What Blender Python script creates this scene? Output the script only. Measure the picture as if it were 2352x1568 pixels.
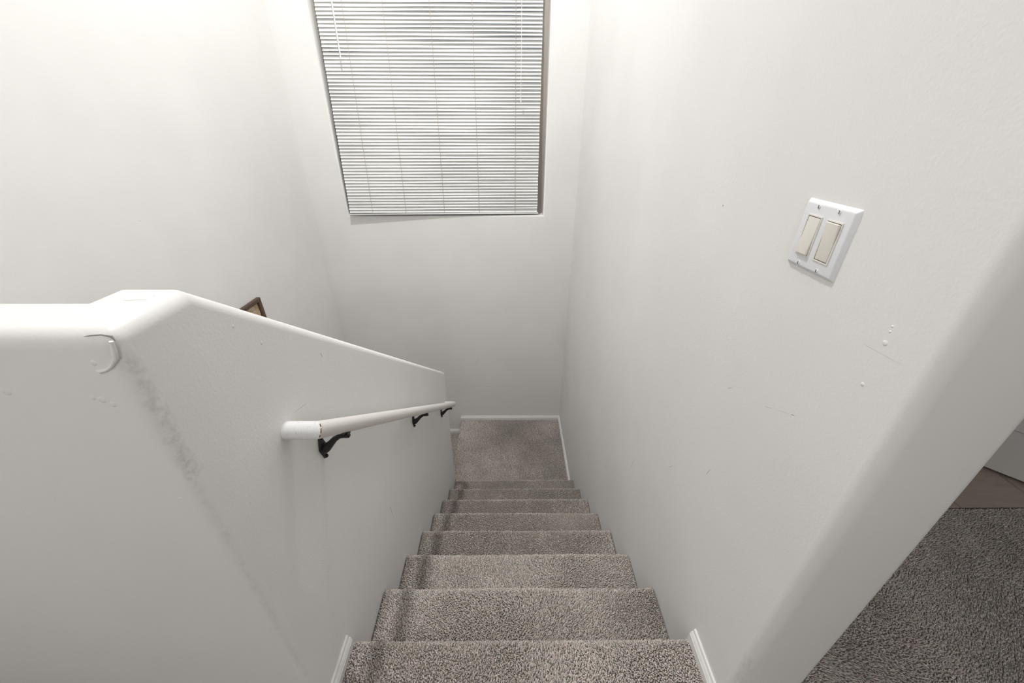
import bpy, bmesh, math, random
import numpy as np
from mathutils import Matrix, Vector

for _o in list(bpy.data.objects):
    bpy.data.objects.remove(_o, do_unlink=True)
scene = bpy.context.scene
col = scene.collection
random.seed(7)
rng = np.random.default_rng(11)

# ---------------------------------------------------------------- measures (metres)
F_PX = 885.55
CAM = (0.45617, -0.54822, 1.28003)
FW = (0.005094, 0.871599, -0.490193)
RT = (0.999986, -0.005285, 0.000994)
UP = (0.001724, 0.490191, 0.871613)
W = 0.9773          # clear width of the stair
RISE, RUN = 0.1831, 0.2408
D = 2.6416          # back wall
L = 1.0986          # far left wall
N = -0.163          # near end of right wall
G0, G1 = -0.164, -0.064   # guard wall front / back
T = 0.112           # half wall thickness
ZT = 1.075          # top of the guard wall
YR = -0.032         # where the half wall starts to slope
SL = 0.752          # its slope
E_END = 1.70        # its far end
WR = 1.141          # other face of the right wall
H = 3.55            # ceiling
R_BN = 0.021        # bullnose radius

# ---------------------------------------------------------------- camera
cd = bpy.data.cameras.new('camera')
cam = bpy.data.objects.new('camera', cd)
col.objects.link(cam)
cd.sensor_width = 36.0
cd.lens = F_PX / 2352.0 * 36.0
cd.clip_start = 0.02
m = Matrix.Identity(4)
for i in range(3):
    m[i][0], m[i][1], m[i][2], m[i][3] = RT[i], UP[i], -FW[i], CAM[i]
cam.matrix_world = m
scene.camera = cam

# ---------------------------------------------------------------- world and exposure
wd = bpy.data.worlds.new('world')
scene.world = wd
wd.use_nodes = True
wd.node_tree.nodes['Background'].inputs[0].default_value = (0.30, 0.36, 0.45, 1)
wd.node_tree.nodes['Background'].inputs[1].default_value = 0.25
vs = scene.view_settings
vs.view_transform = 'Standard'
vs.look = 'None'
vs.gamma = 1.0
vs.use_curve_mapping = False
vs.exposure = 0.10
STAIR_LAMP = 51.0     # watts of the stairwell lamp
HALL_LAMP = 9.0       # watts of the hall ceiling lamp
FILL_LAMP = 19.0         # watts of the unseen fill lamp added on the rear hall wall
scene.cycles.max_bounces = 4
scene.cycles.diffuse_bounces = 4
scene.cycles.glossy_bounces = 2
scene.cycles.transmission_bounces = 4
scene.cycles.caustics_reflective = False
scene.cycles.caustics_refractive = False

# ---------------------------------------------------------------- node helpers
class NT:
    def __init__(self, name, rough=0.5, spec=0.5):
        self.m = bpy.data.materials.new(name)
        self.m.use_nodes = True
        self.t = self.m.node_tree
        self.b = self.t.nodes['Principled BSDF']
        self.b.inputs['Roughness'].default_value = rough
        self.b.inputs['Specular IOR Level'].default_value = spec
        self._pos = None
    def n(self, typ, **kw):
        nd = self.t.nodes.new(typ)
        for k, v in kw.items():
            setattr(nd, k, v)
        return nd
    def put(self, sock, v):
        if isinstance(v, bpy.types.NodeSocket):
            self.t.links.new(v, sock)
        elif isinstance(v, (tuple, list)) and sock.type == 'RGBA':
            sock.default_value = tuple(v)[:3] + (1,)
        else:
            sock.default_value = v
    def pos(self):
        if self._pos is None:
            self._pos = self.n('ShaderNodeTexCoord').outputs['Object']
        return self._pos
    def noise(self, scale, detail=3, rough=0.5, vec=None, dist=0.0):
        nd = self.n('ShaderNodeTexNoise')
        self.put(nd.inputs['Vector'], vec if vec is not None else self.pos())
        nd.inputs['Scale'].default_value = scale
        nd.inputs['Detail'].default_value = detail
        nd.inputs['Roughness'].default_value = rough
        nd.inputs['Distortion'].default_value = dist
        return nd.outputs['Fac']
    def math(self, op, a, b=0.0, clamp=False):
        nd = self.n('ShaderNodeMath', operation=op, use_clamp=clamp)
        self.put(nd.inputs[0], a); self.put(nd.inputs[1], b)
        return nd.outputs[0]
    def vmath(self, op, a, b=None, s=None):
        nd = self.n('ShaderNodeVectorMath', operation=op)
        self.put(nd.inputs[0], a)
        if b is not None: self.put(nd.inputs[1], b)
        if s is not None: self.put(nd.inputs['Scale'], s)
        return nd.outputs['Value'] if op in ('DOT_PRODUCT', 'LENGTH', 'DISTANCE') else nd.outputs['Vector']
    def ramp(self, fac, a, b, lo=0.0, hi=1.0):
        nd = self.n('ShaderNodeMapRange', interpolation_type='SMOOTHSTEP')
        self.put(nd.inputs['Value'], fac)
        nd.inputs['From Min'].default_value = a
        nd.inputs['From Max'].default_value = b
        nd.inputs['To Min'].default_value = lo
        nd.inputs['To Max'].default_value = hi
        return nd.outputs['Result']
    def mix(self, fac, a, b, blend='MIX'):
        nd = self.n('ShaderNodeMix', data_type='RGBA', blend_type=blend)
        self.put(nd.inputs[0], fac); self.put(nd.inputs[6], a); self.put(nd.inputs[7], b)
        return nd.outputs[2]
    def seg(self, A, B, width, wob=0.0, wobscale=60):
        """mask along the line from A to B, 1 on it, 0 at width"""
        A, B = Vector(A), Vector(B); AB = B - A
        pa = self.vmath('SUBTRACT', self.pos(), tuple(A))
        t = self.math('MULTIPLY', self.vmath('DOT_PRODUCT', pa, tuple(AB)), 1.0 / max(AB.length_squared, 1e-9), clamp=True)
        d = self.vmath('LENGTH', self.vmath('SUBTRACT', pa, self.vmath('SCALE', tuple(AB), s=t)))
        if wob:
            key = 'wob%d' % wobscale
            if not hasattr(self, key):
                setattr(self, key, self.math('SUBTRACT', self.noise(wobscale, 2, 0.6), 0.5))
            d = self.math('ADD', d, self.math('MULTIPLY', getattr(self, key), wob * 2))
        return self.ramp(d, width, width * 0.25)
    def bump(self, height, dist=0.001, strength=1.0):
        nd = self.n('ShaderNodeBump')
        nd.inputs['Distance'].default_value = dist
        nd.inputs['Strength'].default_value = strength
        self.put(nd.inputs['Height'], height)
        self.put(self.b.inputs['Normal'], nd.outputs[0])
    def color(self, c):
        self.put(self.b.inputs['Base Color'], c)

def plain(name, c, rough=0.5, spec=0.5, metal=0.0):
    k = NT(name, rough, spec); k.color(c)
    k.b.inputs['Metallic'].default_value = metal
    return k.m

WALLC = (0.84, 0.832, 0.819)
MARKS = {}
def wall_mat(name, dents=(), scuffs=(), grime=(), c=WALLC):
    """painted plaster: fine roller texture, faint unevenness and grime lines; filler dots and scuffs are built later as marks"""
    MARKS[name] = (dents, scuffs)
    k = NT(name, 0.42, 0.4)
    fine = k.noise(210, 1, 0.55)
    mid = k.noise(48, 1, 0.5)
    hgt = k.math('ADD', k.math('MULTIPLY', fine, 0.55), k.math('MULTIPLY', mid, 0.35))
    tone = k.ramp(k.noise(2.3, 2, 0.55), 0.3, 0.7)
    cc = k.mix(tone, tuple(x * 0.975 for x in c), tuple(min(1, x * 1.015) for x in c))
    # sparse small specks and hairline marks
    sp = k.n('ShaderNodeTexVoronoi'); k.put(sp.inputs['Vector'], k.pos()); sp.inputs['Scale'].default_value = 9.0
    dot = k.math('MULTIPLY', k.ramp(sp.outputs['Distance'], 0.035, 0.012), k.ramp(k.noise(3.1, 0), 0.56, 0.62))
    cc = k.mix(k.math('MULTIPLY', dot, 0.35), cc, (0.42, 0.38, 0.34))
    for A, B, wd_, dark in grime:
        mk = k.seg(A, B, wd_, wd_ * 0.5, 60)
        brk = k.ramp(k.noise(95, 4, 0.7), 0.30, 0.80)
        cc = k.mix(k.math('MULTIPLY', k.math('MULTIPLY', mk, brk), dark), cc, (0.30, 0.275, 0.24))
    k.color(cc)
    k.bump(hgt, 0.0011, 0.40)
    return k.m

M = {}
M['wall'] = wall_mat('wall_paint')
M['wall_far'] = wall_mat('wall_paint_far', scuffs=[
    ((0.03, D, -.288), (0.034, D, -.297), .004, .6), ((.10, D, -.80), (.16, D, -.70), .003, .35),
    ((-.03, D, -1.33), (-.028, D, -1.335), .008, .8), ((.2, D, -1.0), (.26, D, -1.01), .003, .25)])
M['wall_right'] = wall_mat('wall_paint_right',
    dents=[((W, -.085, 1.016), .009, 3.5), ((W, -.085, .946), .007, 3), ((W, -.083, 1.041), .004, 3), ((W, -.0835, 1.033), .004, 3)],
    scuffs=[((W, .074, .777), (W, .05, .789), .0014, .35), ((W, .045, .792), (W, .003, .814), .0013, .16), ((W, .006, .812), (W, -.002, .816), .0030, .35),
            ((W, .20, .73), (W, .185, .742), .0025, .5), ((W, .17, .47), (W, .16, .50), .0025, .4), ((W, .434, 1.107), (W, .432, 1.109), .005, .7),
            ((W, -.058, .999), (W, -.12, 1.002), .0014, .10), ((W, .35, .30), (W, .33, .33), .002, .4), ((W, .95, -.35), (W, .94, -.33), .004, .5),
            ((W, 1.3, -.6), (W, 1.31, -.66), .004, .35), ((W, .62, .05), (W, .63, .0), .003, .35)],
    grime=[((W + .004, N + .004, .15), (W + .004, N + .004, .25), .02, .22)])
M['wall_half'] = wall_mat('wall_paint_half',
    dents=[((0, .02, .99), .006, 2.5), ((0, .07, .93), .007, -2.5), ((-.06, G0, .985), .007, -2.5), ((-.05, G0, .982), .01, 3.0), ((-.16, G0, .995), .012, 2.2),
           ((-.04, G0, .975), .009, -2.5), ((-.03, G0, .80), .005, -3), ((-.032, G0, 1.036), .008, -2.5)],
    scuffs=[((0, .25, .80), (0, .252, .788), .0025, .7), ((0, .42, .02), (0, .43, -.05), .003, .45), ((0, .09, .75), (0, .14, .735), .002, .2),
            ((0, 1.0, -.45), (0, 1.01, -.48), .004, .5), ((-.004, -.05, 1.065), (-.03, -.055, ZT), .0025, .35), ((-.06, -.07, ZT), (-.03, -.068, ZT), .002, .3)],
    grime=[((-.001, G0 + .012, 1.03), (-.001, G0 + .012, .84), .016, 0.34), ((-.003, G0 + .006, .88), (-.003, G0 + .006, .2), .009, 0.15)])
M['white_trim'] = plain('white_gloss_trim', (0.84, 0.83, 0.815), 0.3)
M['ceiling'] = wall_mat('ceiling_paint', c=(0.82, 0.81, 0.79))
M['black_metal'] = plain('black_iron', (0.012, 0.011, 0.010), 0.38, 0.5)
M['screw'] = plain('dark_screw_head', (0.05, 0.048, 0.045), 0.25, 0.5, 0.8)

k = NT('handrail_paint', 0.38, 0.45)
k.color(k.mix(k.ramp(k.noise(40, 5, .65), .62, .75), (0.80, 0.775, 0.74), (0.62, 0.585, 0.54)))
k.bump(k.noise(70, 3), .0006, .5); M['rail'] = k.m
k = NT('handrail_return_paint', 0.35, 0.45)
sc_ = k.ramp(k.noise(55, 6, .7, dist=1.5), .60, .66)
k.color(k.mix(k.math('MULTIPLY', sc_, .45), (0.84, 0.84, 0.845), (0.40, 0.38, 0.36)))
k.bump(k.noise(90, 4, .7), .0012, .6); M['rail_new'] = k.m
M['crack'] = plain('cracked_paint_seam', (0.13, 0.10, 0.075), 0.9, 0.1)
M['fresh_paint'] = plain('fresh_white_paint', (0.86, 0.86, 0.855), 0.35)

k = NT('blind_slat_paint', 0.38, 0.4)
k.color((0.80, 0.80, 0.79)); M['slat'] = k.m
M['cord'] = plain('blind_cord', (0.50, 0.43, 0.38), 0.8, 0.2)
M['cord_white'] = plain('white_cord', (0.86, 0.86, 0.84), 0.7, 0.2)
M['wand'] = plain('clear_white_plastic', (0.88, 0.88, 0.88), 0.2, 0.5)
M['plate'] = plain('switch_plate_plastic', (0.83, 0.84, 0.865), 0.28, 0.5)
M['rocker'] = plain('ivory_switch_plastic', (0.80, 0.775, 0.71), 0.3, 0.5)
M['rocker_gap'] = plain('switch_gap', (0.10, 0.09, 0.075), 0.7, 0.2)
M['frame_vinyl'] = plain('window_vinyl', (0.42, 0.385, 0.35), 0.45)
k = NT('picture_frame_wood', 0.5, 0.35)
mp = k.vmath('MULTIPLY', k.pos(), (20, 6, 6))
k.color(k.mix(k.noise(9, 4, .6, mp), (0.060, 0.034, 0.022), (0.15, 0.095, 0.068))); k.bump(k.noise(14, 4, .6, mp), .001, .5); M['pic_wood'] = k.m
k = NT('picture_print', 0.6, 0.2)
n1 = k.noise(26, 5, .6, dist=1.0); n2 = k.noise(55, 5, .7, dist=2.0)
base = k.mix(k.ramp(n1, .35, .62), (0.60, 0.52, 0.44), (0.50, 0.33, 0.13))
base = k.mix(k.ramp(n2, .52, .60), base, (0.68, 0.62, 0.52))
k.color(k.mix(k.ramp(k.noise(80, 4, .6, dist=2.5), .60, .66), base, (0.13, 0.10, 0.06))); M['pic_art'] = k.m

k = NT('carpet_tuft', 0.95, 0.12)
at = k.n('ShaderNodeAttribute', attribute_name='tint'); at.attribute_type = 'GEOMETRY'
k.color(at.outputs['Color']); M['pile'] = k.m
k = NT('carpet_backing', 1.0, 0.05)
k.color(k.mix(k.noise(260, 2), (0.20, 0.172, 0.155), (0.34, 0.30, 0.275))); M['backing'] = k.m
k = NT('bathroom_tile', 0.4, 0.4)
st = k.noise(7, 5, .6, k.vmath('MULTIPLY', k.pos(), (1.0, 5.0, 1.0)), dist=.8)
k.color(k.mix(st, (0.32, 0.26, 0.21), (0.52, 0.44, 0.38))); M['tile'] = k.m
M['grout'] = plain('dark_grout', (0.06, 0.045, 0.035), 0.9, .2)
M['door'] = plain('white_door_paint', (0.74, 0.73, 0.71), 0.4)
M['brass'] = plain('brushed_nickel', (0.55, 0.53, 0.5), 0.35, .5, 1.0)
k = NT('window_glass', 0.02, 0.5); k.color((0.9, 0.95, 0.95)); k.b.inputs['Transmission Weight'].default_value = 1.0; M['glass'] = k.m
def lamp_mat(name, s, c):
    k = NT(name, 0.4); k.color((0.9, 0.9, 0.88)); k.put(k.b.inputs['Emission Color'], c); k.b.inputs['Emission Strength'].default_value = s
    return k.m
M['fill_globe'] = lamp_mat('fill_globe_glass', 2.0, (1.0, 0.99, 0.985))
M['lamp_glass'] = lamp_mat('lamp_glass', 2.0, (1.0, 0.975, 0.95))

# ---------------------------------------------------------------- object helpers
def link(o, parent=None):
    col.objects.link(o)
    if parent is not None: o.parent = parent
    return o
def from_bm(name, bm, mat, parent=None, smooth=False):
    me = bpy.data.meshes.new(name)
    bmesh.ops.recalc_face_normals(bm, faces=bm.faces[:])
    bm.to_mesh(me); bm.free()
    me.materials.append(mat)
    if smooth:
        for p_ in me.polygons: p_.use_smooth = True
    return link(bpy.data.objects.new(name, me), parent)
def auto_smooth(o, ang=35):
    for p_ in o.data.polygons: p_.use_smooth = True
    o.data.set_sharp_from_angle(angle=math.radians(ang))
    return o
def tag(o, label, cat, group=None):
    o['label'] = label; o['category'] = cat
    if group: o['group'] = group
    return o
def structure(o, label=None):
    o['kind'] = 'structure'
    if label: o['label'] = label
    return o
def empty(name, loc):
    o = bpy.data.objects.new(name, None); o.location = loc; o.empty_display_size = .05
    return link(o)
def add_box(bm, a, b):
    x0, y0, z0 = a; x1, y1, z1 = b
    v = [bm.verts.new(p_) for p_ in ((x0,y0,z0),(x1,y0,z0),(x1,y1,z0),(x0,y1,z0),(x0,y0,z1),(x1,y0,z1),(x1,y1,z1),(x0,y1,z1))]
    for f in ((3,2,1,0),(4,5,6,7),(0,1,5,4),(1,2,6,5),(2,3,7,6),(3,0,4,7)):
        bm.faces.new([v[i] for i in f])
    return v
def box(name, a, b, mat, parent=None, bev=0.0, seg=2):
    bm = bmesh.new(); add_box(bm, a, b)
    if bev: bmesh.ops.bevel(bm, geom=bm.edges[:], offset=bev, segments=seg, profile=.5, affect='EDGES')
    o = from_bm(name, bm, mat, parent)
    return auto_smooth(o) if bev else o
def bevel_where(bm, test, off, seg=5):
    ed = [e for e in bm.edges if test((e.verts[0].co + e.verts[1].co) / 2, e)]
    bmesh.ops.bevel(bm, geom=ed, offset=off, segments=seg, profile=.5, affect='EDGES', clamp_overlap=True)
def sweep(name, prof, path, mat, parent=None, closed=True, caps=True, smooth=False):
    """prof: points (u,v); path: list of (origin, uvec, vvec)"""
    bm = bmesh.new(); rings = []
    for o_, u, v in path:
        rings.append([bm.verts.new(Vector(o_) + Vector(u) * a + Vector(v) * b) for a, b in prof])
    n_ = len(prof)
    for r0, r1 in zip(rings, rings[1:]):
        for i in range(n_ if closed else n_ - 1):
            bm.faces.new((r0[i], r0[(i + 1) % n_], r1[(i + 1) % n_], r1[i]))
    if caps and closed:
        bm.faces.new(rings[0][::-1]); bm.faces.new(rings[-1])
    o = from_bm(name, bm, mat, parent)
    return auto_smooth(o, 40) if smooth else o
def tube(name, pts, rad, mat, parent=None, seg=14, caps=True, squash=None, keep=None):
    """round tube through pts with mitred corners; rad number or list"""
    pts = [Vector(p_) for p_ in pts]; n_ = len(pts)
    rads = rad if isinstance(rad, (list, tuple)) else [rad] * n_
    bm = bmesh.new(); rings = []
    t0 = (pts[1] - pts[0]).normalized()
    ref = Vector((0, 0, 1)) if abs(t0.z) < .9 else Vector((0, 1, 0))
    side = t0.cross(ref).normalized(); up = side.cross(t0).normalized()
    prev = t0
    for i, p_ in enumerate(pts):
        tin = (p_ - pts[i - 1]).normalized() if i else t0
        tout = (pts[i + 1] - p_).normalized() if i < n_ - 1 else tin
        q = prev.rotation_difference(tin); side = q @ side; up = q @ up; prev = tin
        bis = (tin + tout).normalized()
        ring = []
        for j in range(seg):
            a = 2 * math.pi * j / seg
            off = side * math.cos(a) * rads[i] + up * math.sin(a) * rads[i] * (squash or 1)
            den = tin.dot(bis)
            off = off - tin * (off.dot(bis) / den)
            ring.append(bm.verts.new(p_ + off))
        rings.append(ring)
    if keep:
        for r0 in rings[:keep[0]] + rings[keep[1]:]:
            for v_ in r0: bm.verts.remove(v_)
        rings = rings[keep[0]:keep[1]]
    for r0, r1 in zip(rings, rings[1:]):
        for j in range(seg):
            bm.faces.new((r0[j], r0[(j + 1) % seg], r1[(j + 1) % seg], r1[j]))
    if caps: bm.faces.new(rings[0][::-1]); bm.faces.new(rings[-1])
    return auto_smooth(from_bm(name, bm, mat, parent), 40)
def lathe(name, prof, origin, axis, mat, parent=None, seg=24):
    """prof: (radius, along axis)"""
    q = Vector((0, 0, 1)).rotation_difference(Vector(axis).normalized())
    bm = bmesh.new(); rings = []
    for r_, z_ in prof:
        if r_ < 1e-6: rings.append([bm.verts.new(Vector(origin) + q @ Vector((0, 0, z_)))])
        else: rings.append([bm.verts.new(Vector(origin) + q @ Vector((r_ * math.cos(2*math.pi*j/seg), r_ * math.sin(2*math.pi*j/seg), z_))) for j in range(seg)])
    for a, b in zip(rings, rings[1:]):
        for j in range(seg):
            f = [a[j % len(a)], a[(j + 1) % len(a)], b[(j + 1) % len(b)], b[j % len(b)]]
            f = list(dict.fromkeys(f))
            if len(f) > 2: bm.faces.new(f)
    return auto_smooth(from_bm(name, bm, mat, parent), 40)

# ---------------------------------------------------------------- room shell
LOW = -16 * RISE
Y_HALL = -2.7; X_HALL = 3.2; Y_BATH = 0.42

# right stair wall with rounded near end
bm = bmesh.new(); add_box(bm, (W, N, LOW - .1), (WR, D + .2, H))
bevel_where(bm, lambda c, e: abs(c.y - N) < 1e-4 and abs(e.verts[0].co.z - e.verts[1].co.z) > 1, R_BN, 6)
wall_r = structure(auto_smooth(from_bm('wall_right', bm, M['wall_right'])), 'white painted stair wall carrying the light switch')

# half wall: guard across the landing edge plus the sloping wall beside the stair
bm = bmesh.new()
ze = ZT - SL * (E_END - YR)
tp = {'A': (-L, G0, ZT), 'B': (0, G0, ZT), 'C': (0, YR, ZT), 'D': (-T, YR, ZT), 'F': (-T, G1, ZT), 'G': (-L, G1, ZT), 'C2': (0, E_END, ze), 'D2': (-T, E_END, ze),
      'a': (-L, G0, LOW), 'b': (0, G0, LOW), 'e0': (0, E_END, LOW), 'e1': (-T, E_END, LOW), 'f': (-T, G1, LOW), 'g': (-L, G1, LOW)}
tv = {k_: bm.verts.new(v_) for k_, v_ in tp.items()}
for f in ('A B C D F G', 'C C2 D2 D', 'A B b a', 'B b e0 C2 C', 'C2 e0 e1 D2', 'D2 e1 f F D', 'F f g G', 'G g a A', 'a b e0 e1 f g'):
    bm.faces.new([tv[i] for i in f.split()])
bmesh.ops.recalc_face_normals(bm, faces=bm.faces[:])
names_ = {v_: k_ for k_, v_ in tv.items()}
want = {frozenset(s.split()) for s in ('A B', 'B C', 'C C2', 'C2 D2', 'D D2', 'D F', 'F G', 'B b', 'C2 e0', 'D2 e1')}
ed = [e for e in bm.edges if frozenset(names_[v_] for v_ in e.verts) in want]
bmesh.ops.bevel(bm, geom=ed, offset=R_BN, segments=6, profile=.5, affect='EDGES', clamp_overlap=True)
half = structure(auto_smooth(from_bm('wall_half', bm, M['wall_half']), 50), 'white plastered half wall with rounded edges sloping down beside the stairs')
# lumpy paint run at its chipped corner
cz = G0 + R_BN; s7 = R_BN * .293
tube('paint_run', [(-s7 + .003, G0 + s7 - .001, 1.062), (-s7 + .001, G0 + s7 - .002, 1.050), (-s7 - .001, G0 + s7 - .003, 1.040), (-.014, G0 + .0005, 1.031), (-.022, G0, 1.026), (-.030, G0, 1.024), (-.036, G0 + .001, 1.025)],
     [.0022, .0030, .0027, .0021, .0022, .0024, .0012], M['fresh_paint'], half, 10)
tube('paint_crack', [(-.035, G0 + .0058, 1.0672), (-.024, G0 + .0062, 1.0692), (-.013, G0 + .0075, 1.0695), (-.006, G0 + .0105, 1.0655), (-.0035, G0 + .0100, 1.060)], [.0004, .0008, .0007, .0012, .0005], plain('hairline_crack', (.36, .34, .31), .9, .1), half, 6)

# small marks on the painted walls: filler dots stand a little proud, scuffs are thin smears of dirt
scuff_m = [plain('scuff_%s' % n_, c_, .7, .2) for n_, c_ in (('faint', (.66, .645, .625)), ('medium', (.52, .50, .48)), ('dark', (.36, .335, .31)))]
def wall_normal(p_):
    if abs(p_[0] - W) < 2e-3: return Vector((-1, 0, 0))
    if abs(p_[1] - D) < 1e-4: return Vector((0, -1, 0))
    if abs(p_[1] - G0) < 1e-4: return Vector((0, -1, 0))
    if abs(p_[0]) < 1e-4: return Vector((1, 0, 0))
    return Vector((0, 0, 1))
def put_marks(parent, key, paint):
    dents, scuffs = MARKS[key]
    for P, wd_, h_ in dents:
        r_ = wd_ * .55
        lathe('filler_dot', [(r_, -.0003), (r_ * .8, .0003), (r_ * .45, .0007), (0, .0009)], P, wall_normal(P), paint, parent, 12)
    for A, B_, wd_, dark in scuffs:
        A, B_ = Vector(A), Vector(B_); nn = wall_normal(A); dr = (B_ - A); ln = max(dr.length, wd_); dr = dr.normalized(); sd = nn.cross(dr)
        bm = bmesh.new(); ring = []
        for i in range(10):
            a_ = 2 * math.pi * i / 10
            q = (A + B_) / 2 + dr * math.cos(a_) * ln * .55 + sd * math.sin(a_) * wd_ * .38 * random.uniform(.5, 1.1) + nn * .0001
            ring.append(bm.verts.new(q))
        bot = [bm.verts.new(v_.co - nn * .0004) for v_ in ring]
        bm.faces.new(ring); bm.faces.new(bot[::-1])
        for i in range(10): bm.faces.new((ring[i], bot[i], bot[(i + 1) % 10], ring[(i + 1) % 10]))
        from_bm('scuff_mark', bm, scuff_m[0 if dark < .3 else 1 if dark < .6 else 2], parent)

# back wall with the window opening
WX0, WX1, WZ0, WZ1 = -0.829, 0.722, 0.645, 2.36
REV = 0.13
bm = bmesh.new()
o4 = [(-L - .12, LOW), (WR, LOW), (WR, H), (-L - .12, H)]
i4 = [(WX0, WZ0), (WX1, WZ0), (WX1, WZ1), (WX0, WZ1)]
fo = [bm.verts.new((x, D, z)) for x, z in o4]; fi = [bm.verts.new((x, D, z)) for x, z in i4]
bo = [bm.verts.new((x, D + REV, z)) for x, z in o4]; bi = [bm.verts.new((x, D + REV, z)) for x, z in i4]
inner_edges = []
for i in range(4):
    j = (i + 1) % 4
    bm.faces.new((fo[i], fo[j], fi[j], fi[i])); bm.faces.new((bo[j], bo[i], bi[i], bi[j]))
    bm.faces.new((fi[i], fi[j], bi[j], bi[i])); bm.faces.new((fo[j], fo[i], bo[i], bo[j]))
bmesh.ops.recalc_face_normals(bm, faces=bm.faces[:])
ie = [e for e in bm.edges if e.verts[0] in fi and e.verts[1] in fi]
bmesh.ops.bevel(bm, geom=ie, offset=.016, segments=5, profile=.5, affect='EDGES')
wall_b = structure(auto_smooth(from_bm('wall_back', bm, M['wall_far']), 50), 'white end wall of the stairwell with the recessed window')

put_marks(wall_r, 'wall_paint_right', M['wall_right']); put_marks(wall_b, 'wall_paint_far', M['wall_far']); put_marks(half, 'wall_paint_half', M['wall_half'])
structure(box('wall_left', (-L - .12, Y_HALL, LOW), (-L, D, H), M['wall']), 'white outer wall of the stairwell with the hung picture')
structure(box('wall_rear', (-L - .12, Y_HALL - .1, -.1), (X_HALL + .1, Y_HALL, H), M['wall']))
structure(box('wall_hall', (X_HALL, Y_HALL, -.1), (X_HALL + .1, 2.3, H), M['wall']))
structure(box('wall_bathroom', (WR, 2.2, -.1), (X_HALL, 2.3, H), M['wall']))
DX0, DX1, DZ = 1.93, 2.70, 2.05
bm = bmesh.new()
add_box(bm, (WR, Y_BATH, 0), (DX0, Y_BATH + .11, H)); add_box(bm, (DX1, Y_BATH, 0), (X_HALL, Y_BATH + .11, H)); add_box(bm, (DX0, Y_BATH, DZ), (DX1, Y_BATH + .11, H))
structure(from_bm('wall_doorway', bm, M['wall']))
structure(box('wall_lower', (-L, G0 - .1, LOW), (WR, G0 - .001, -.30), M['wall']))
structure(box('ceiling', (-L - .12, Y_HALL - .1, H), (X_HALL + .1, D + .2, H + .1), M['ceiling']))

# window behind the blind
win = structure(empty('window_1', ((WX0 + WX1) / 2, D + .11, WZ0)), 'window behind the closed mini blind')
bm = bmesh.new(); fr = .045
y0, y1 = D + .095, D + REV
def rel(bm, a, b): add_box(bm, tuple(np.subtract(a, win.location)), tuple(np.subtract(b, win.location)))
rel(bm, (WX0, y0, WZ0), (WX0 + fr, y1, WZ1)); rel(bm, (WX1 - fr, y0, WZ0), (WX1, y1, WZ1)); rel(bm, (WX0 + fr, y0, WZ0), (WX1 - fr, y1, WZ0 + fr)); rel(bm, (WX0 + fr, y0, WZ1 - fr), (WX1 - fr, y1, WZ1))
rel(bm, (-.075, y0, WZ0 + fr), (-.03, y1, WZ1 - fr))
from_bm('window_frame', bm, M['frame_vinyl'], win)
for a, b in ((WX0 + fr, -.075), (-.03, WX1 - fr)):
    bm = bmesh.new(); rel(bm, (a, D + .112, WZ0 + fr), (b, D + .116, WZ1 - fr)); from_bm('pane', bm, M['glass'], win)

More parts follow.
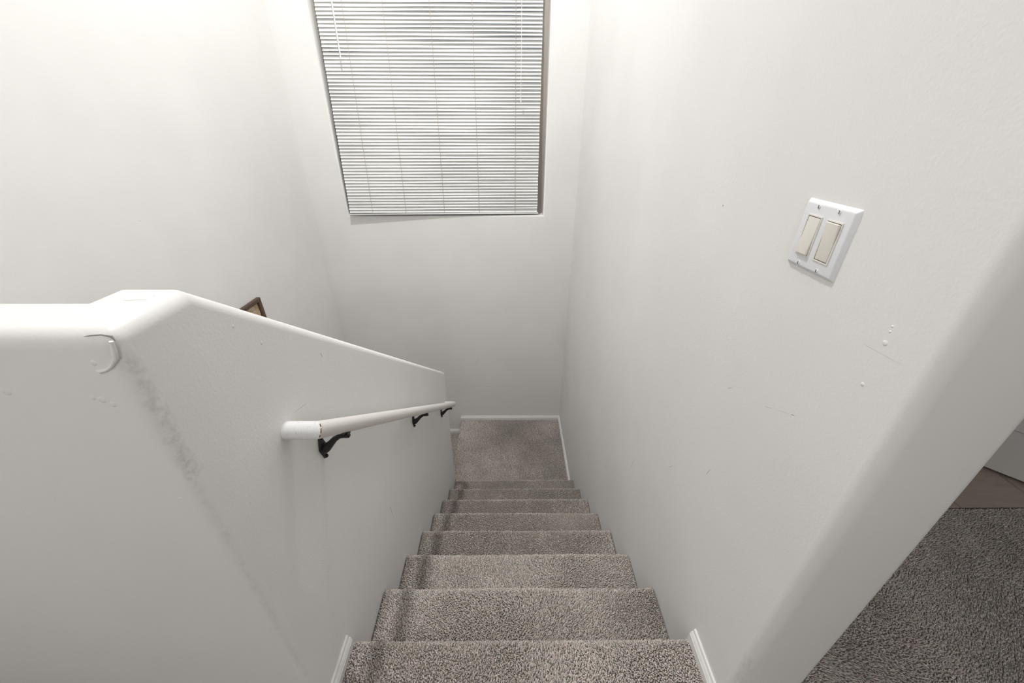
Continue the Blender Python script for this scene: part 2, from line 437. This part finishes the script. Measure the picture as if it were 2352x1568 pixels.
# ---------------------------------------------------------------- carpet
def vnoise(p, freq, seed):
    """smooth pseudo noise in -1..1 from sums of sines"""
    r_ = np.random.default_rng(seed); out = np.zeros(len(p))
    for i in range(6):
        d_ = r_.normal(size=3); d_ /= np.linalg.norm(d_)
        out += np.sin(p @ d_ * freq * (0.6 + .9 * r_.random()) + r_.random() * 6.28)
    return out / 3.0
C_LO, C_HI = np.array((0.39, 0.347, 0.315)), np.array((0.80, 0.735, 0.69))
def pile(pos, nor, parent, hgt=.0085, wid=.0024, seed=1, name='carpet_pile', clampx=None):
    """short twisted yarn tufts standing on the carpet: one mesh"""
    n_ = len(pos); r_ = np.random.default_rng(seed)
    fx = vnoise(pos, 9.0, 5) + .6 * vnoise(pos, 26.0, 6); fy = vnoise(pos, 8.0, 15) + .6 * vnoise(pos, 30.0, 16)
    jit = r_.normal(size=(n_, 3)) * .42
    ref = np.tile(np.array((1.0, 0, 0)), (n_, 1)); sec = np.cross(nor, ref)
    lean = ref * (fx * .55)[:, None] + sec * (fy * .55)[:, None] + jit
    lean -= nor * np.sum(lean * nor, 1)[:, None]
    hh = hgt * (0.72 + .5 * r_.random(n_)) * (1 - .10 * np.minimum(1, np.hypot(fx, fy)))
    tip = pos + nor * hh[:, None] + lean * (hh * .9)[:, None]
    mid = pos + nor * (hh * .55)[:, None] + lean * (hh * .30)[:, None]
    ang = r_.random(n_) * 6.28; ww = wid * (.8 + .5 * r_.random(n_))
    V = np.empty((n_, 7, 3))
    for j in range(3):
        a = ang + j * 2.0944
        o_ = ref * np.cos(a)[:, None] + sec * np.sin(a)[:, None]
        V[:, j] = pos + o_ * (ww * .75)[:, None]
        o2 = ref * np.cos(a + .6)[:, None] + sec * np.sin(a + .6)[:, None]
        V[:, 3 + j] = mid + o2 * ww[:, None]
    V[:, 6] = tip
    if clampx: V[:, :, 0] = np.clip(V[:, :, 0], *clampx)
    T_ = np.array([(0,1,4),(0,4,3),(1,2,5),(1,5,4),(2,0,3),(2,3,5),(3,4,6),(4,5,6),(5,3,6)])
    idx = (np.arange(n_) * 7)[:, None, None] + T_[None]
    me = bpy.data.meshes.new(name)
    nv, nf = n_ * 7, n_ * 9
    me.vertices.add(nv); me.vertices.foreach_set('co', V.reshape(-1).astype(np.float32))
    me.loops.add(nf * 3); me.loops.foreach_set('vertex_index', idx.reshape(-1).astype(np.int32))
    me.polygons.add(nf); me.polygons.foreach_set('loop_start', (np.arange(nf) * 3).astype(np.int32))
    me.update(calc_edges=True)
    t_ = np.clip(.58 + .24 * r_.normal(size=n_) + .17 * vnoise(pos, 10, 33) + .10 * vnoise(pos, 31, 34), 0, 1)[:, None]
    c = C_LO * (1 - t_) + C_HI * t_
    c = c * (1 + .03 * r_.normal(size=(n_, 3)))
    cc = np.ones((n_, 7, 4)); cc[:, :, :3] = c[:, None, :]
    at_ = me.color_attributes.new('tint', 'FLOAT_COLOR', 'POINT')
    at_.data.foreach_set('color', cc.reshape(-1).astype(np.float32))
    me.materials.append(M['pile'])
    o = link(bpy.data.objects.new(name, me), parent); o['kind'] = 'stuff'
    return o
def scatter(n_u, n_v):
    """jittered grid in the unit square"""
    u, v = np.meshgrid(np.arange(n_u), np.arange(n_v), indexing='ij')
    p_ = np.stack([(u + rng.random(u.shape)) / n_u, (v + rng.random(u.shape)) / n_v], -1).reshape(-1, 2)
    return p_
PB = .0065           # pile stands this far above its backing
def flat_pile(x0, x1, y0, y1, z, sp, parent, seed, keep=None, **kw):
    p_ = scatter(max(2, int((x1 - x0) / sp)), max(2, int((y1 - y0) / sp)))
    pos = np.stack([x0 + p_[:, 0] * (x1 - x0), y0 + p_[:, 1] * (y1 - y0), np.full(len(p_), z - PB)], -1)
    if keep is not None: pos = pos[keep(pos)]
    nor = np.zeros_like(pos); nor[:, 2] = 1
    return pile(pos, nor, parent, seed=seed, **kw)

stairs = tag(empty('staircase', (0, 0, 0)), 'straight flight of stairs covered in taupe carpet between the half wall and the stair wall', 'staircase')
NR = .022            # nosing radius
def step(k_, x0, x1, yb, yn, z, parent, sp, name='step', dirn=1, seed=0, drop=.06):
    """carpeted tread from yb (back) to the nosing yn, with a rounded front and its pile"""
    s = dirn; zz = z - PB; yn_ = yn - s * PB
    prof = [(yb - s * .03, zz), (yn_ - s * NR, zz)]
    for i in range(1, 7):
        a = i / 6 * math.pi * .5
        prof.append((yn_ - s * NR + s * NR * math.sin(a), zz - NR + NR * math.cos(a)))
    prof += [(yn_, zz - .035), (yn_ - s * .018, zz - .05), (yn_ - s * .018, zz - RISE - .02), (yb - s * .03, zz - RISE - .02)]
    b = sweep(name, prof, [((x, 0, 0), (0, 1, 0), (0, 0, 1)) for x in (x0, x1)], M['backing'], parent, smooth=True)
    # pile along tread, round the nosing and down the front
    lt = abs(yn_ - s * NR - yb); la = NR * math.pi / 2; tot = lt + la + drop
    p_ = scatter(max(2, int((x1 - x0) / sp)), max(2, int(tot / sp)))
    q = p_[:, 1] * tot; x = x0 + .004 + p_[:, 0] * (x1 - x0 - .008)
    a = np.clip((q - lt) / NR, 0, math.pi / 2)
    y = np.where(q < lt, yb + s * q, yn_ - s * NR + s * NR * np.sin(a))
    zc = np.where(q < lt, zz, zz - NR + NR * np.cos(a)) - np.maximum(0, q - lt - la)
    wave = .003 * vnoise(np.stack([x, np.full_like(x, k_ * 3.1), np.zeros_like(x)], -1), 9, 40 + k_)
    pos = np.stack([x, y, zc + wave * np.clip(q / lt, 0, 1)], -1)
    nor = np.stack([np.zeros_like(a), s * np.sin(a), np.cos(a)], -1)
    pile(pos, nor, b, seed=100 + seed, clampx=(x0 - .001, x1 + .001))
    return b
SPC = [.0037, .0037, .0040, .0046, .0056, .0062, .0068, .0072]
for k_ in range(8):
    yb = (k_ - 1) * RUN if k_ else -.40
    step(k_, .003, W - .003, yb, k_ * RUN, -k_ * RISE, stairs, SPC[k_], seed=k_)
# landing and the lower landing
ZL = -8 * RISE
bm = bmesh.new()
def carpet_slab(bm, x0, x1, y0, y1, z, th=.12): add_box(bm, (x0, y0, z - PB - th), (x1, y1, z - PB))
XL = -.072
carpet_slab(bm, XL + PB, W, 7 * RUN - .03, D, ZL, RISE)
bevel_where(bm, lambda c, e: abs(c.x - XL - PB) < 1e-4 and abs(c.z - ZL + PB) < 1e-3, NR, 5)
fl = structure(auto_smooth(from_bm('floor_landing', bm, M['backing'])), 'taupe carpeted landing at the foot of the flight')
flat_pile(XL + PB + NR, W - .012, 7 * RUN - .01, D - .012, ZL, .0062, fl, 201, wid=.0032)
# its open edge toward the lower landing
tot = NR * math.pi / 2 + .12; p_ = scatter(int(tot / .0062), int((D - E_END) / .0062)); q = p_[:, 0] * tot
a = np.clip(q / NR, 0, math.pi / 2)
pos = np.stack([XL + PB + NR - NR * np.sin(a), E_END + .002 + p_[:, 1] * (D - E_END - .01), ZL - PB - NR + NR * np.cos(a) - np.maximum(0, q - NR * math.pi / 2)], -1)
pile(pos, np.stack([-np.sin(a), np.zeros_like(a), np.cos(a)], -1), fl, seed=202, wid=.0032)
bm = bmesh.new(); carpet_slab(bm, -L, XL + .03, E_END, D, ZL - RISE, .1)
fl2 = structure(from_bm('floor_lower_landing', bm, M['backing']), 'lower carpeted landing one step down behind the half wall')
flat_pile(-.6, XL, E_END + .01, D - .012, ZL - RISE, .0075, fl2, 203, wid=.0034)
lower = tag(empty('staircase', (0, 0, 0)), 'second flight of carpeted stairs going down behind the half wall', 'staircase')
for j in range(1, 7):
    step(20 + j, -L + .003, -T - .003, E_END + .03 - (j - 1) * RUN, E_END - j * RUN, ZL - (1 + j) * RISE, lower, .012, dirn=-1, seed=30 + j, drop=.03)
bm = bmesh.new(); add_box(bm, (-L, G0, LOW - .1), (W, E_END, LOW))
structure(from_bm('floor_downstairs', bm, M['backing']))

# upper hall floor
bm = bmesh.new()
carpet_slab(bm, -L, X_HALL, Y_HALL, -.40, 0); carpet_slab(bm, -L, 0, -.40, G0 + .02, 0); carpet_slab(bm, W, X_HALL, -.40, N + .02, 0); carpet_slab(bm, WR, X_HALL, N + .02, Y_BATH, 0)
floor = structure(from_bm('floor', bm, M['backing']), 'taupe carpet of the upstairs hall')
flat_pile(WR, 2.62, -.30, Y_BATH - .004, 0, .0046, floor, 210, wid=.0026)
flat_pile(WR, 2.62, -.60, -.30, 0, .009, floor, 212, wid=.0036)
flat_pile(-L + .01, WR, -1.1, -.405, 0, .011, floor, 213, wid=.0042)
flat_pile(-.8, 0, -.405, G0 - .013, 0, .009, floor, 214, wid=.0036)
flat_pile(W, WR, -.42, N - .013, 0, .0055, floor, 211, wid=.0030)

# bathroom tile floor behind the doorway
bm = bmesh.new(); add_box(bm, (WR, Y_BATH, -.12), (X_HALL, 2.2, -.009))
bath = structure(from_bm('floor_bathroom', bm, M['grout']), 'tan tiled bathroom floor beyond the carpet edge')
P_T = .325; gp = .004
bm = bmesh.new(); add_box(bm, (gp / 2, gp / 2, -.009), (P_T - gp / 2, P_T - gp / 2, -.002))
bmesh.ops.bevel(bm, geom=[e for e in bm.edges if e.verts[0].co.z > -.003 and e.verts[1].co.z > -.003], offset=.0015, segments=1, affect='EDGES')
first = from_bm('tile', bm, M['tile'], bath)
for ix in range(-2, 2):
    for iy in range(4):
        o = first if (ix, iy) == (-2, 0) else link(first.copy(), bath)
        o.location = (2.19 + ix * P_T, Y_BATH + .002 + iy * P_T, 0)

# bathroom door, ajar
door = structure(empty('door_1', (2.679, .44, .012)), 'white bathroom door standing ajar')
dv = Vector((-.664, .748, 0)).normalized(); dn = Vector((dv.y, -dv.x, 0)) * -1
DW, DH, DT = .73, 2.02, .035
bm = bmesh.new(); add_box(bm, (0, 0, 0), (DW, DT, DH))
leaf = from_bm('door_leaf', bm, M['door'], door)
for z0, z1 in ((.20, .95), (1.10, 1.85)):
    for x0, x1 in ((.10, .33), (.40, .63)):
        bm = bmesh.new(); add_box(bm, (x0, -.006, z0), (x1, DT + .006, z1))
        bmesh.ops.bevel(bm, geom=bm.edges[:], offset=.005, segments=1, affect='EDGES'); from_bm('door_panel', bm, M['door'], leaf)
lathe('door_knob', [(0, -.055), (.022, -.053), (.027, -.04), (.02, -.026), (.009, -.02), (.009, -.003), (.027, -.003), (.027, 0)], (DW - .06, 0, .95), (0, 1, 0), M['brass'], leaf)
ang = math.atan2(dv.y, dv.x)
door.rotation_euler = (0, 0, ang)
bm = bmesh.new()
for x0, x1, z0, z1 in ((DX0 - .06, DX0 + .012, 0, DZ + .06), (DX1 - .012, DX1 + .06, 0, DZ + .06), (DX0 + .012, DX1 - .012, DZ - .012, DZ + .06)):
    add_box(bm, (x0, Y_BATH - .014, z0), (x1, Y_BATH + .004, z1))
structure(from_bm('trim_1', bm, M['white_trim']), 'white casing round the bathroom doorway')

# ---------------------------------------------------------------- baseboards
BB = [(0, -.02), (.0125, -.02), (.0125, .022), (.0105, .0245), (.0105, .027), (.0115, .029), (.0085, .0345), (.0062, .0375), (.0055, .043), (.004, .0455), (0, .0455)]
def baseboard(name, a, b, out, label=None):
    return structure(sweep(name, BB, [(a, out, (0, 0, 1)), (b, out, (0, 0, 1))], M['white_trim'], smooth=False), label)
baseboard('baseboard_left', (0, G0 - .0125, 0), (0, -.012, 0), (1, 0, 0), 'short white baseboard at the foot of the half wall')
baseboard('baseboard_right', (W, N - .0125, 0), (W, -.002, 0), (-1, 0, 0), 'short white baseboard at the top of the stair wall')
baseboard('baseboard_back', (XL + .004, D, ZL), (W, D, ZL), (0, -1, 0), 'white baseboard along the landing end wall')
baseboard('baseboard_landing', (W, 7 * RUN - .02, ZL), (W, D - .0125, ZL), (-1, 0, 0), 'white baseboard along the landing under the stair wall')
baseboard('baseboard_lower', (-L, D, ZL - RISE), (XL - .012, D, ZL - RISE), (0, -1, 0), 'white baseboard of the lower landing')
baseboard('baseboard_hall', (-L, G0, 0), (0, G0, 0), (0, -1, 0))
baseboard('baseboard_end', (W, N, 0), (WR, N, 0), (0, -1, 0))

# ---------------------------------------------------------------- handrail
HX, HY0, HZ0, HR = .061, .050, .737, .0185
HY1 = 1.585
SR = .7535
hz = lambda y: HZ0 - SR * (y - HY0)
hr = tag(empty('handrail', (0, HY0, HZ0)), 'white round wooden handrail with black brackets on the half wall', 'handrail')
def R(p_): return tuple(np.subtract(p_, hr.location))
pA, pB, pC, pD = R((0, HY0, HZ0)), R((HX, HY0, HZ0)), R((HX, HY1, hz(HY1))), R((.001, HY1, hz(HY1)))
full = [pA, pB, pC, pD]
fil = [Vector(pC) - Vector((0, 1, -SR)).normalized() * .020 * (1 - math.sin(a)) - Vector((1, 0, 0)) * .020 * (1 - math.cos(a)) for a in [i / 6 * math.pi / 2 for i in range(7)]]
tube('rail', [pA, pB] + fil + [pD], HR, M['rail'], hr, 28, keep=(1, 10))
tube('wall_return', full, HR * 1.012, M['rail_new'], hr, 28, keep=(0, 2))
# cracked paint along the mitre: thin broken ring
Bv, u1 = Vector(pB), Vector((1, 0, 0)); u2 = Vector((0, 1, -SR)).normalized(); nm = (u1 + u2).normalized()
sd = Vector(u1.cross(u2)).normalized(); lg = nm.cross(sd).normalized()
for a0, a1 in ((-.25, .35), (.45, .85), (-.75, -.4)):
    ring = []
    for i in range(9):
        a = a0 + (a1 - a0) * i / 8
        e2 = lg * (-HR / u1.dot(-lg) if False else 1)
        off = sd * math.sin(a) * HR + lg * math.cos(a) * HR / abs(sd.cross(u1).dot(lg))
        if off.x < 0: off = sd * math.sin(a) * HR - lg * math.cos(a) * HR / abs(sd.cross(u1).dot(lg))
        ring.append(tuple(Bv + off * 1.006))
    tube('paint_crack', ring, [.0003] + [.0008, .0011, .0008, .0012, .0008, .0011, .0008] + [.0003], M['crack'], hr, 6)
def bracket(y):
    zb = hz(y) - HR / math.cos(math.atan(SR))      # underside of the rail
    z0 = zb - .042
    b = None
    # wall plate: an upright rounded bar with a boss
    bm = bmesh.new()
    pr = []
    for i in range(20):
        a = 2 * math.pi * i / 20
        c_, s_ = math.cos(a), math.sin(a)
        wv = .0085 + .0065 * max(0, 1 - abs(s_) * 1.6)
        pr.append((y + wv * c_, z0 + (.034 if s_ > 0 else .040) * s_))
    a_ = [bm.verts.new(R((.0, py, pz))) for py, pz in pr]; b_ = [bm.verts.new(R((.0055, y + (py - y) * .85, z0 + (pz - z0) * .94))) for py, pz in pr]
    for i in range(20): bm.faces.new((a_[i], a_[(i + 1) % 20], b_[(i + 1) % 20], b_[i]))
    bm.faces.new(b_)
    plate = auto_smooth(from_bm('bracket', bm, M['black_metal'], hr), 50)
    tube('bracket_arm', [R((.003, y, z0 - .008)), R((.012, y, z0 - .004)), R((.024, y, z0 + .008)), R((.038, y, z0 + .024)), R((.052, y, z0 + .033)), R((HX + .008, y, z0 + .035))],
         [.0135, .0115, .0085, .0070, .0058, .0062], M['black_metal'], plate, 12)
    # saddle under the rail and its bolt
    c0 = Vector((HX, y, zb)); al = Vector((0, 1, -SR)).normalized(); nn = Vector((0, -SR, -1)).normalized()
    prof = [(-.009, -.004), (.009, -.004), (.009, .002), (-.009, .002)]
    sweep('saddle', prof, [(R(c0 + al * t_), (1, 0, 0), nn) for t_ in (-.022, .022)], M['black_metal'], plate)
    lathe('bolt', [(0, .0), (.0068, .0), (.0068, .006), (.004, .009), (0, .009)], R((HX + .006, y, z0 + .035)), (1, 0, .12), M['screw'], plate, 12)
    for dz in (.026, -.031):
        lathe('screw', [(.0042, .0), (.0042, .0025), (.0026, .0042), (0, .0045)], R((.005, y, z0 + dz)), (1, 0, 0), M['screw'], plate, 12)
for y in (.142, .85, 1.44): bracket(y)

# ---------------------------------------------------------------- light switch
SY, SZ = .0947, 1.114
sw = tag(empty('light_switch', (W, SY, SZ)), 'white double rocker light switch plate with two ivory rockers on stair wall', 'light switch')
# local axes: x = out of the wall towards -X, y = along, z up; mesh in world offsets from sw
def frustum(name, yc, zc, hy, hz_, x0, x1, inset, mat, parent, bev=.0008):
    bm = bmesh.new()
    a_ = [bm.verts.new((-x0, yc + s * hy, zc + t_ * hz_)) for s, t_ in ((-1,-1),(1,-1),(1,1),(-1,1))]
    b_ = [bm.verts.new((-x1, yc + s * (hy - inset), zc + t_ * (hz_ - inset))) for s, t_ in ((-1,-1),(1,-1),(1,1),(-1,1))]
    for i in range(4): bm.faces.new((a_[i], a_[(i + 1) % 4], b_[(i + 1) % 4], b_[i]))
    bm.faces.new(b_); bm.faces.new(a_[::-1])
    if bev: bmesh.ops.bevel(bm, geom=[e for e in bm.edges if not (e.verts[0] in a_ and e.verts[1] in a_)], offset=bev, segments=3, profile=.5, affect='EDGES')
    return auto_smooth(from_bm(name, bm, mat, parent), 40)
plate = frustum('plate', 0, 0, .058, .057, 0, .0062, .0055, M['plate'], sw, .002)
for sgn, up_ in ((1, False), (-1, True)):
    yc = sgn * .0230
    bm = bmesh.new(); rg = []
    for hy, hz_, x in ((.0170, .0338, .004), (.0167, .0335, .0076), (.0148, .0315, .0076), (.0146, .0313, .0052)):
        rg.append([bm.verts.new((-x, yc + a_ * hy, b_ * hz_)) for a_, b_ in ((-1,-1),(1,-1),(1,1),(-1,1))])
    for r0, r1 in zip(rg, rg[1:]):
        for i in range(4): bm.faces.new((r0[i], r0[(i + 1) % 4], r1[(i + 1) % 4], r1[i]))
    fr_ = from_bm('rocker_frame', bm, M['rocker'], sw)
    frustum('frame_gap', yc, 0, .0147, .0314, .004, .0064, .0001, M['rocker_gap'], fr_, 0)
    # tilting paddle: two faces meeting at the middle, one end standing out
    bm = bmesh.new(); hy, hz_ = .0138, .0304
    hi, lo, mid = .0116, .0074, .0082
    zs = [(-hz_, lo if up_ else hi), (0, mid), (hz_, hi if up_ else lo)]
    fr2 = [[bm.verts.new((-x, yc + s * hy, z)) for s in (-1, 1)] for z, x in zs]
    bk = [[bm.verts.new((-.004, yc + s * hy, z)) for s in (-1, 1)] for z, x in zs]
    for i in range(2):
        bm.faces.new((fr2[i][0], fr2[i][1], fr2[i + 1][1], fr2[i + 1][0])); bm.faces.new((bk[i][0], bk[i][1], bk[i + 1][1], bk[i + 1][0]))
        for s in (0, 1): bm.faces.new((fr2[i][s], fr2[i + 1][s], bk[i + 1][s], bk[i][s]))
    for i in (0, 2): bm.faces.new((fr2[i][0], fr2[i][1], bk[i][1], bk[i][0]))
    bmesh.ops.recalc_face_normals(bm, faces=bm.faces[:])
    fs = {v_ for r_ in fr2 for v_ in r_}
    bmesh.ops.bevel(bm, geom=[e for e in bm.edges if e.verts[0] in fs and e.verts[1] in fs and abs(e.verts[0].co.z + e.verts[1].co.z) > 1e-6], offset=.0012, segments=3, profile=.5, affect='EDGES')
    auto_smooth(from_bm('rocker', bm, M['rocker'], sw), 30)
    for zz in (.0475, -.0475):
        s_ = lathe('screw', [(.0033, 0), (.0033, .0008), (.0022, .0016), (0, .0018)], (-.0058, yc, zz), (-1, 0, 0), M['plate'], sw, 14)
        box('screw_slot', (-.0080, yc - .0005, zz - .0026), (-.0073, yc + .0005, zz + .0026), M['rocker_gap'], s_)

# ---------------------------------------------------------------- window blind
bl = tag(empty('window_blind', (0, D, WZ0)), 'closed white horizontal mini blind with cords and wand in the stair window', 'blind')
BX0, BX1 = -.806, .676
BZ0, BZ1 = .672, 2.32
def bly(x, z):
    """blind surface depth: hangs back at the top, its foot rests on the sill edge, left corner furthest out"""
    t_ = (z - BZ0) / (BZ1 - BZ0); u = (x - BX0) / (BX1 - BX0)
    foot = -.030 + .050 * u
    return D + foot * (1 - t_) + .085 * t_
def B(p_): return tuple(np.subtract(p_, bl.location))
SW_, PITCH = .0254, .0216
def slat_mesh(var):
    bm = bmesh.new(); rows = []; nx = 14; r_ = random.Random(var)
    ph = [r_.random() * 6.28 for _ in range(3)]
    for i in range(nx + 1):
        u = i / nx; x = (u - .5)
        wob = .0010 * math.sin(5 * u + ph[0]) + .0006 * math.sin(13 * u + ph[1]); sag = -.0006 * math.sin(11.5 * u + ph[2])
        row = []
        for j in range(7):
            s_ = j / 6 - .5
            crown = -.0024 * (1 - (2 * s_) ** 2)
            row.append(bm.verts.new((x * (BX1 - BX0), s_ * SW_, crown + wob * s_ * 3 + sag)))
        rows.append(row)
    for a_, b_ in zip(rows, rows[1:]):
        for j in range(6): bm.faces.new((a_[j], a_[j + 1], b_[j + 1], b_[j]))
    me = bpy.data.meshes.new('slat'); bm.to_mesh(me); bm.free(); me.materials.append(M['slat'])
    for p_ in me.polygons: p_.use_smooth = True
    return me
variants = [slat_mesh(v) for v in range(6)]
ns = int((BZ1 - BZ0 - .03) / PITCH)
xm = (BX0 + BX1) / 2
for i in range(ns):
    z = BZ0 + .012 + i * PITCH
    if i == 0: z -= .003
    o = bpy.data.objects.new('slat', random.choice(variants)); link(o, bl)
    yl, yr = bly(BX0, z), bly(BX1, z)
    yaw = math.atan2(yr - yl, BX1 - BX0)
    o.location = B((xm + random.uniform(-.001, .001), (yl + yr) / 2, z))
    # local +y edge goes up and back, -y edge down toward the room; hollow side faces the room
    tilt = math.radians(61 + random.uniform(-1.5, 1.5) + (random.uniform(-7, 3) if i < 5 else 0))
    roll = random.uniform(-.0006, .0006) + (random.uniform(-.003, .003) if i < 5 else 0)
    o.rotation_euler = (Matrix.Rotation(yaw, 3, 'Z') @ Matrix.Rotation(-roll, 3, 'Y') @ Matrix.Rotation(tilt, 3, 'X')).to_euler()
# rails
def along(z, dz0, dz1, dy0, dy1, name, mat, bev=.003):
    bm = bmesh.new()
    yl, yr = bly(BX0, z), bly(BX1, z)
    prof = [(dy0, dz0), (dy1, dz0), (dy1, dz1), (dy0, dz1)]
    rings = [[bm.verts.new(B((x, y + a_, z + b_))) for a_, b_ in prof] for x, y in ((BX0 - .004, yl), (xm, (yl + yr) / 2), (BX1 + .008, yr))]
    for r0, r1 in zip(rings, rings[1:]):
        for j in range(4): bm.faces.new((r0[j], r0[(j + 1) % 4], r1[(j + 1) % 4], r1[j]))
    bm.faces.new(rings[0][::-1]); bm.faces.new(rings[-1])
    bmesh.ops.recalc_face_normals(bm, faces=bm.faces[:])
    if bev: bmesh.ops.bevel(bm, geom=[e for e in bm.edges if abs(e.verts[0].co.x - e.verts[1].co.x) > .1], offset=bev, segments=3, profile=.5, affect='EDGES')
    return auto_smooth(from_bm(name, bm, mat, bl), 40)
along(BZ0 - .007, -.0095, .0, -.0105, .0125, 'bottom_rail', M['slat'], .0025)
along(BZ1, -.012, .028, -.02, .02, 'head_rail', M['slat'], .002)
for x in (-.627, -.366, -.063, .213, .498):
    pts = [B((x, bly(x, z) - .0068, z)) for z in np.linspace(BZ0 - .008, BZ1, 12)]
    tube('ladder_cord', pts, .0013, M['cord'], bl, 6)
# tilt wand and lift cord hang plumb in front
wx, wz = -.672, 1.66
wy = bly(wx, wz) - .052; wy2 = bly(wx, BZ1) - .030
tube('tilt_wand', [B((wx, wy, wz)), B((wx, wy + .02, 2.0)), B((wx, wy2, BZ1 - .02))], .0042, M['wand'], bl, 6)
lx, lz = .535, 1.42
ly = bly(lx, lz) - .050; ly2 = bly(lx, BZ1) - .028
lc = tube('lift_cord', [B((lx, ly, lz + .02)), B((lx, ly + .024, 1.9)), B((lx - .004, ly2, BZ1 - .012))], .0013, M['cord_white'], bl, 6)
lathe('tassel', [(0, .026), (.0022, .025), (.0036, .012), (.005, .0), (.0042, -.002), (0, -.002)], B((lx, ly, lz)), (0, 0, 1), M['cord_white'], lc, 10)

# ---------------------------------------------------------------- picture on the outer wall
PY1, PZ1 = 1.655, .357; PWD, PHT = .41, .51; FWD, FDP = .024, .022
pic = tag(empty('framed_picture', (-L, PY1 - PWD / 2, PZ1 - PHT / 2)), 'dark brown framed picture with tan print hung above the lower flight', 'picture')
for a, b in (((-PWD / 2, PHT / 2 - FWD), (PWD / 2, PHT / 2)), ((-PWD / 2, -PHT / 2), (PWD / 2, -PHT / 2 + FWD)), ((-PWD / 2, -PHT / 2 + FWD), (-PWD / 2 + FWD, PHT / 2 - FWD)), ((PWD / 2 - FWD, -PHT / 2 + FWD), (PWD / 2, PHT / 2 - FWD))):
    box('frame_bar', (0.0005, a[0], a[1]), (FDP, b[0], b[1]), M['pic_wood'], pic, .0025)
box('print', (.001, -PWD / 2 + FWD - .004, -PHT / 2 + FWD - .004), (.007, PWD / 2 - FWD + .004, PHT / 2 - FWD + .004), M['pic_art'], pic)

# ---------------------------------------------------------------- ceiling lamps (above the frame)
def ceiling_lamp(x, y, label, watts, r_, tint):
    l_ = tag(empty('ceiling_lamp', (x, y, H)), label, 'ceiling lamp')
    lathe('lamp_base', [(0, 0), (r_ * 1.08, 0), (r_ * 1.08, -.02), (r_ * .98, -.024)], (0, 0, 0), (0, 0, 1), M['white_trim'], l_, 24)
    lathe('diffuser', [(r_ * .98, -.022), (r_ * .93, -.045), (r_ * .72, -.07), (r_ * .38, -.085), (0, -.09)], (0, 0, 0), (0, 0, 1), M['lamp_glass'], l_, 16)
    ld = bpy.data.lights.new('lamp_light', 'AREA'); ld.shape = 'DISK'; ld.size = 2 * r_; ld.energy = watts; ld.color = tint
    lo_ = link(bpy.data.objects.new('lamp_light', ld), l_); lo_.location = (0, 0, -.095)
ceiling_lamp(-0.05, 1.30, 'round white flush ceiling lamp over the stairwell', STAIR_LAMP, .085, (1.0, .99, .972))
ceiling_lamp(0.5, -1.6, 'round white flush ceiling lamp over the upstairs hall', HALL_LAMP, .16, (1.0, .99, .98))
wl = tag(empty('fill_lamp', (.15, Y_HALL, 2.0)), 'unseen fill light added on the rear wall of the hall', 'fill lamp')  # added behind the camera to brighten faces toward the hall; not a known fitting
lathe('fill_back_plate', [(0, .012), (.05, .012), (.06, .006), (.06, 0)], (0, 0, 0), (0, 1, 0), M['brass'], wl, 24)
tube('fill_arm', [(0, .01, 0), (0, .06, 0), (0, .09, .005)], .009, M['brass'], wl, 10)
lathe('fill_globe_holder', [(.02, -.02), (.055, 0), (.06, .012)], (0, .13, -.055), (0, 0, 1), M['brass'], wl, 20)
ld = bpy.data.lights.new('fill_globe', 'POINT'); ld.shadow_soft_size = .085; ld.energy = FILL_LAMP; ld.color = (1.0, .99, .985)
lo_ = link(bpy.data.objects.new('fill_globe', ld), wl); lo_.location = (0, .13, .045)
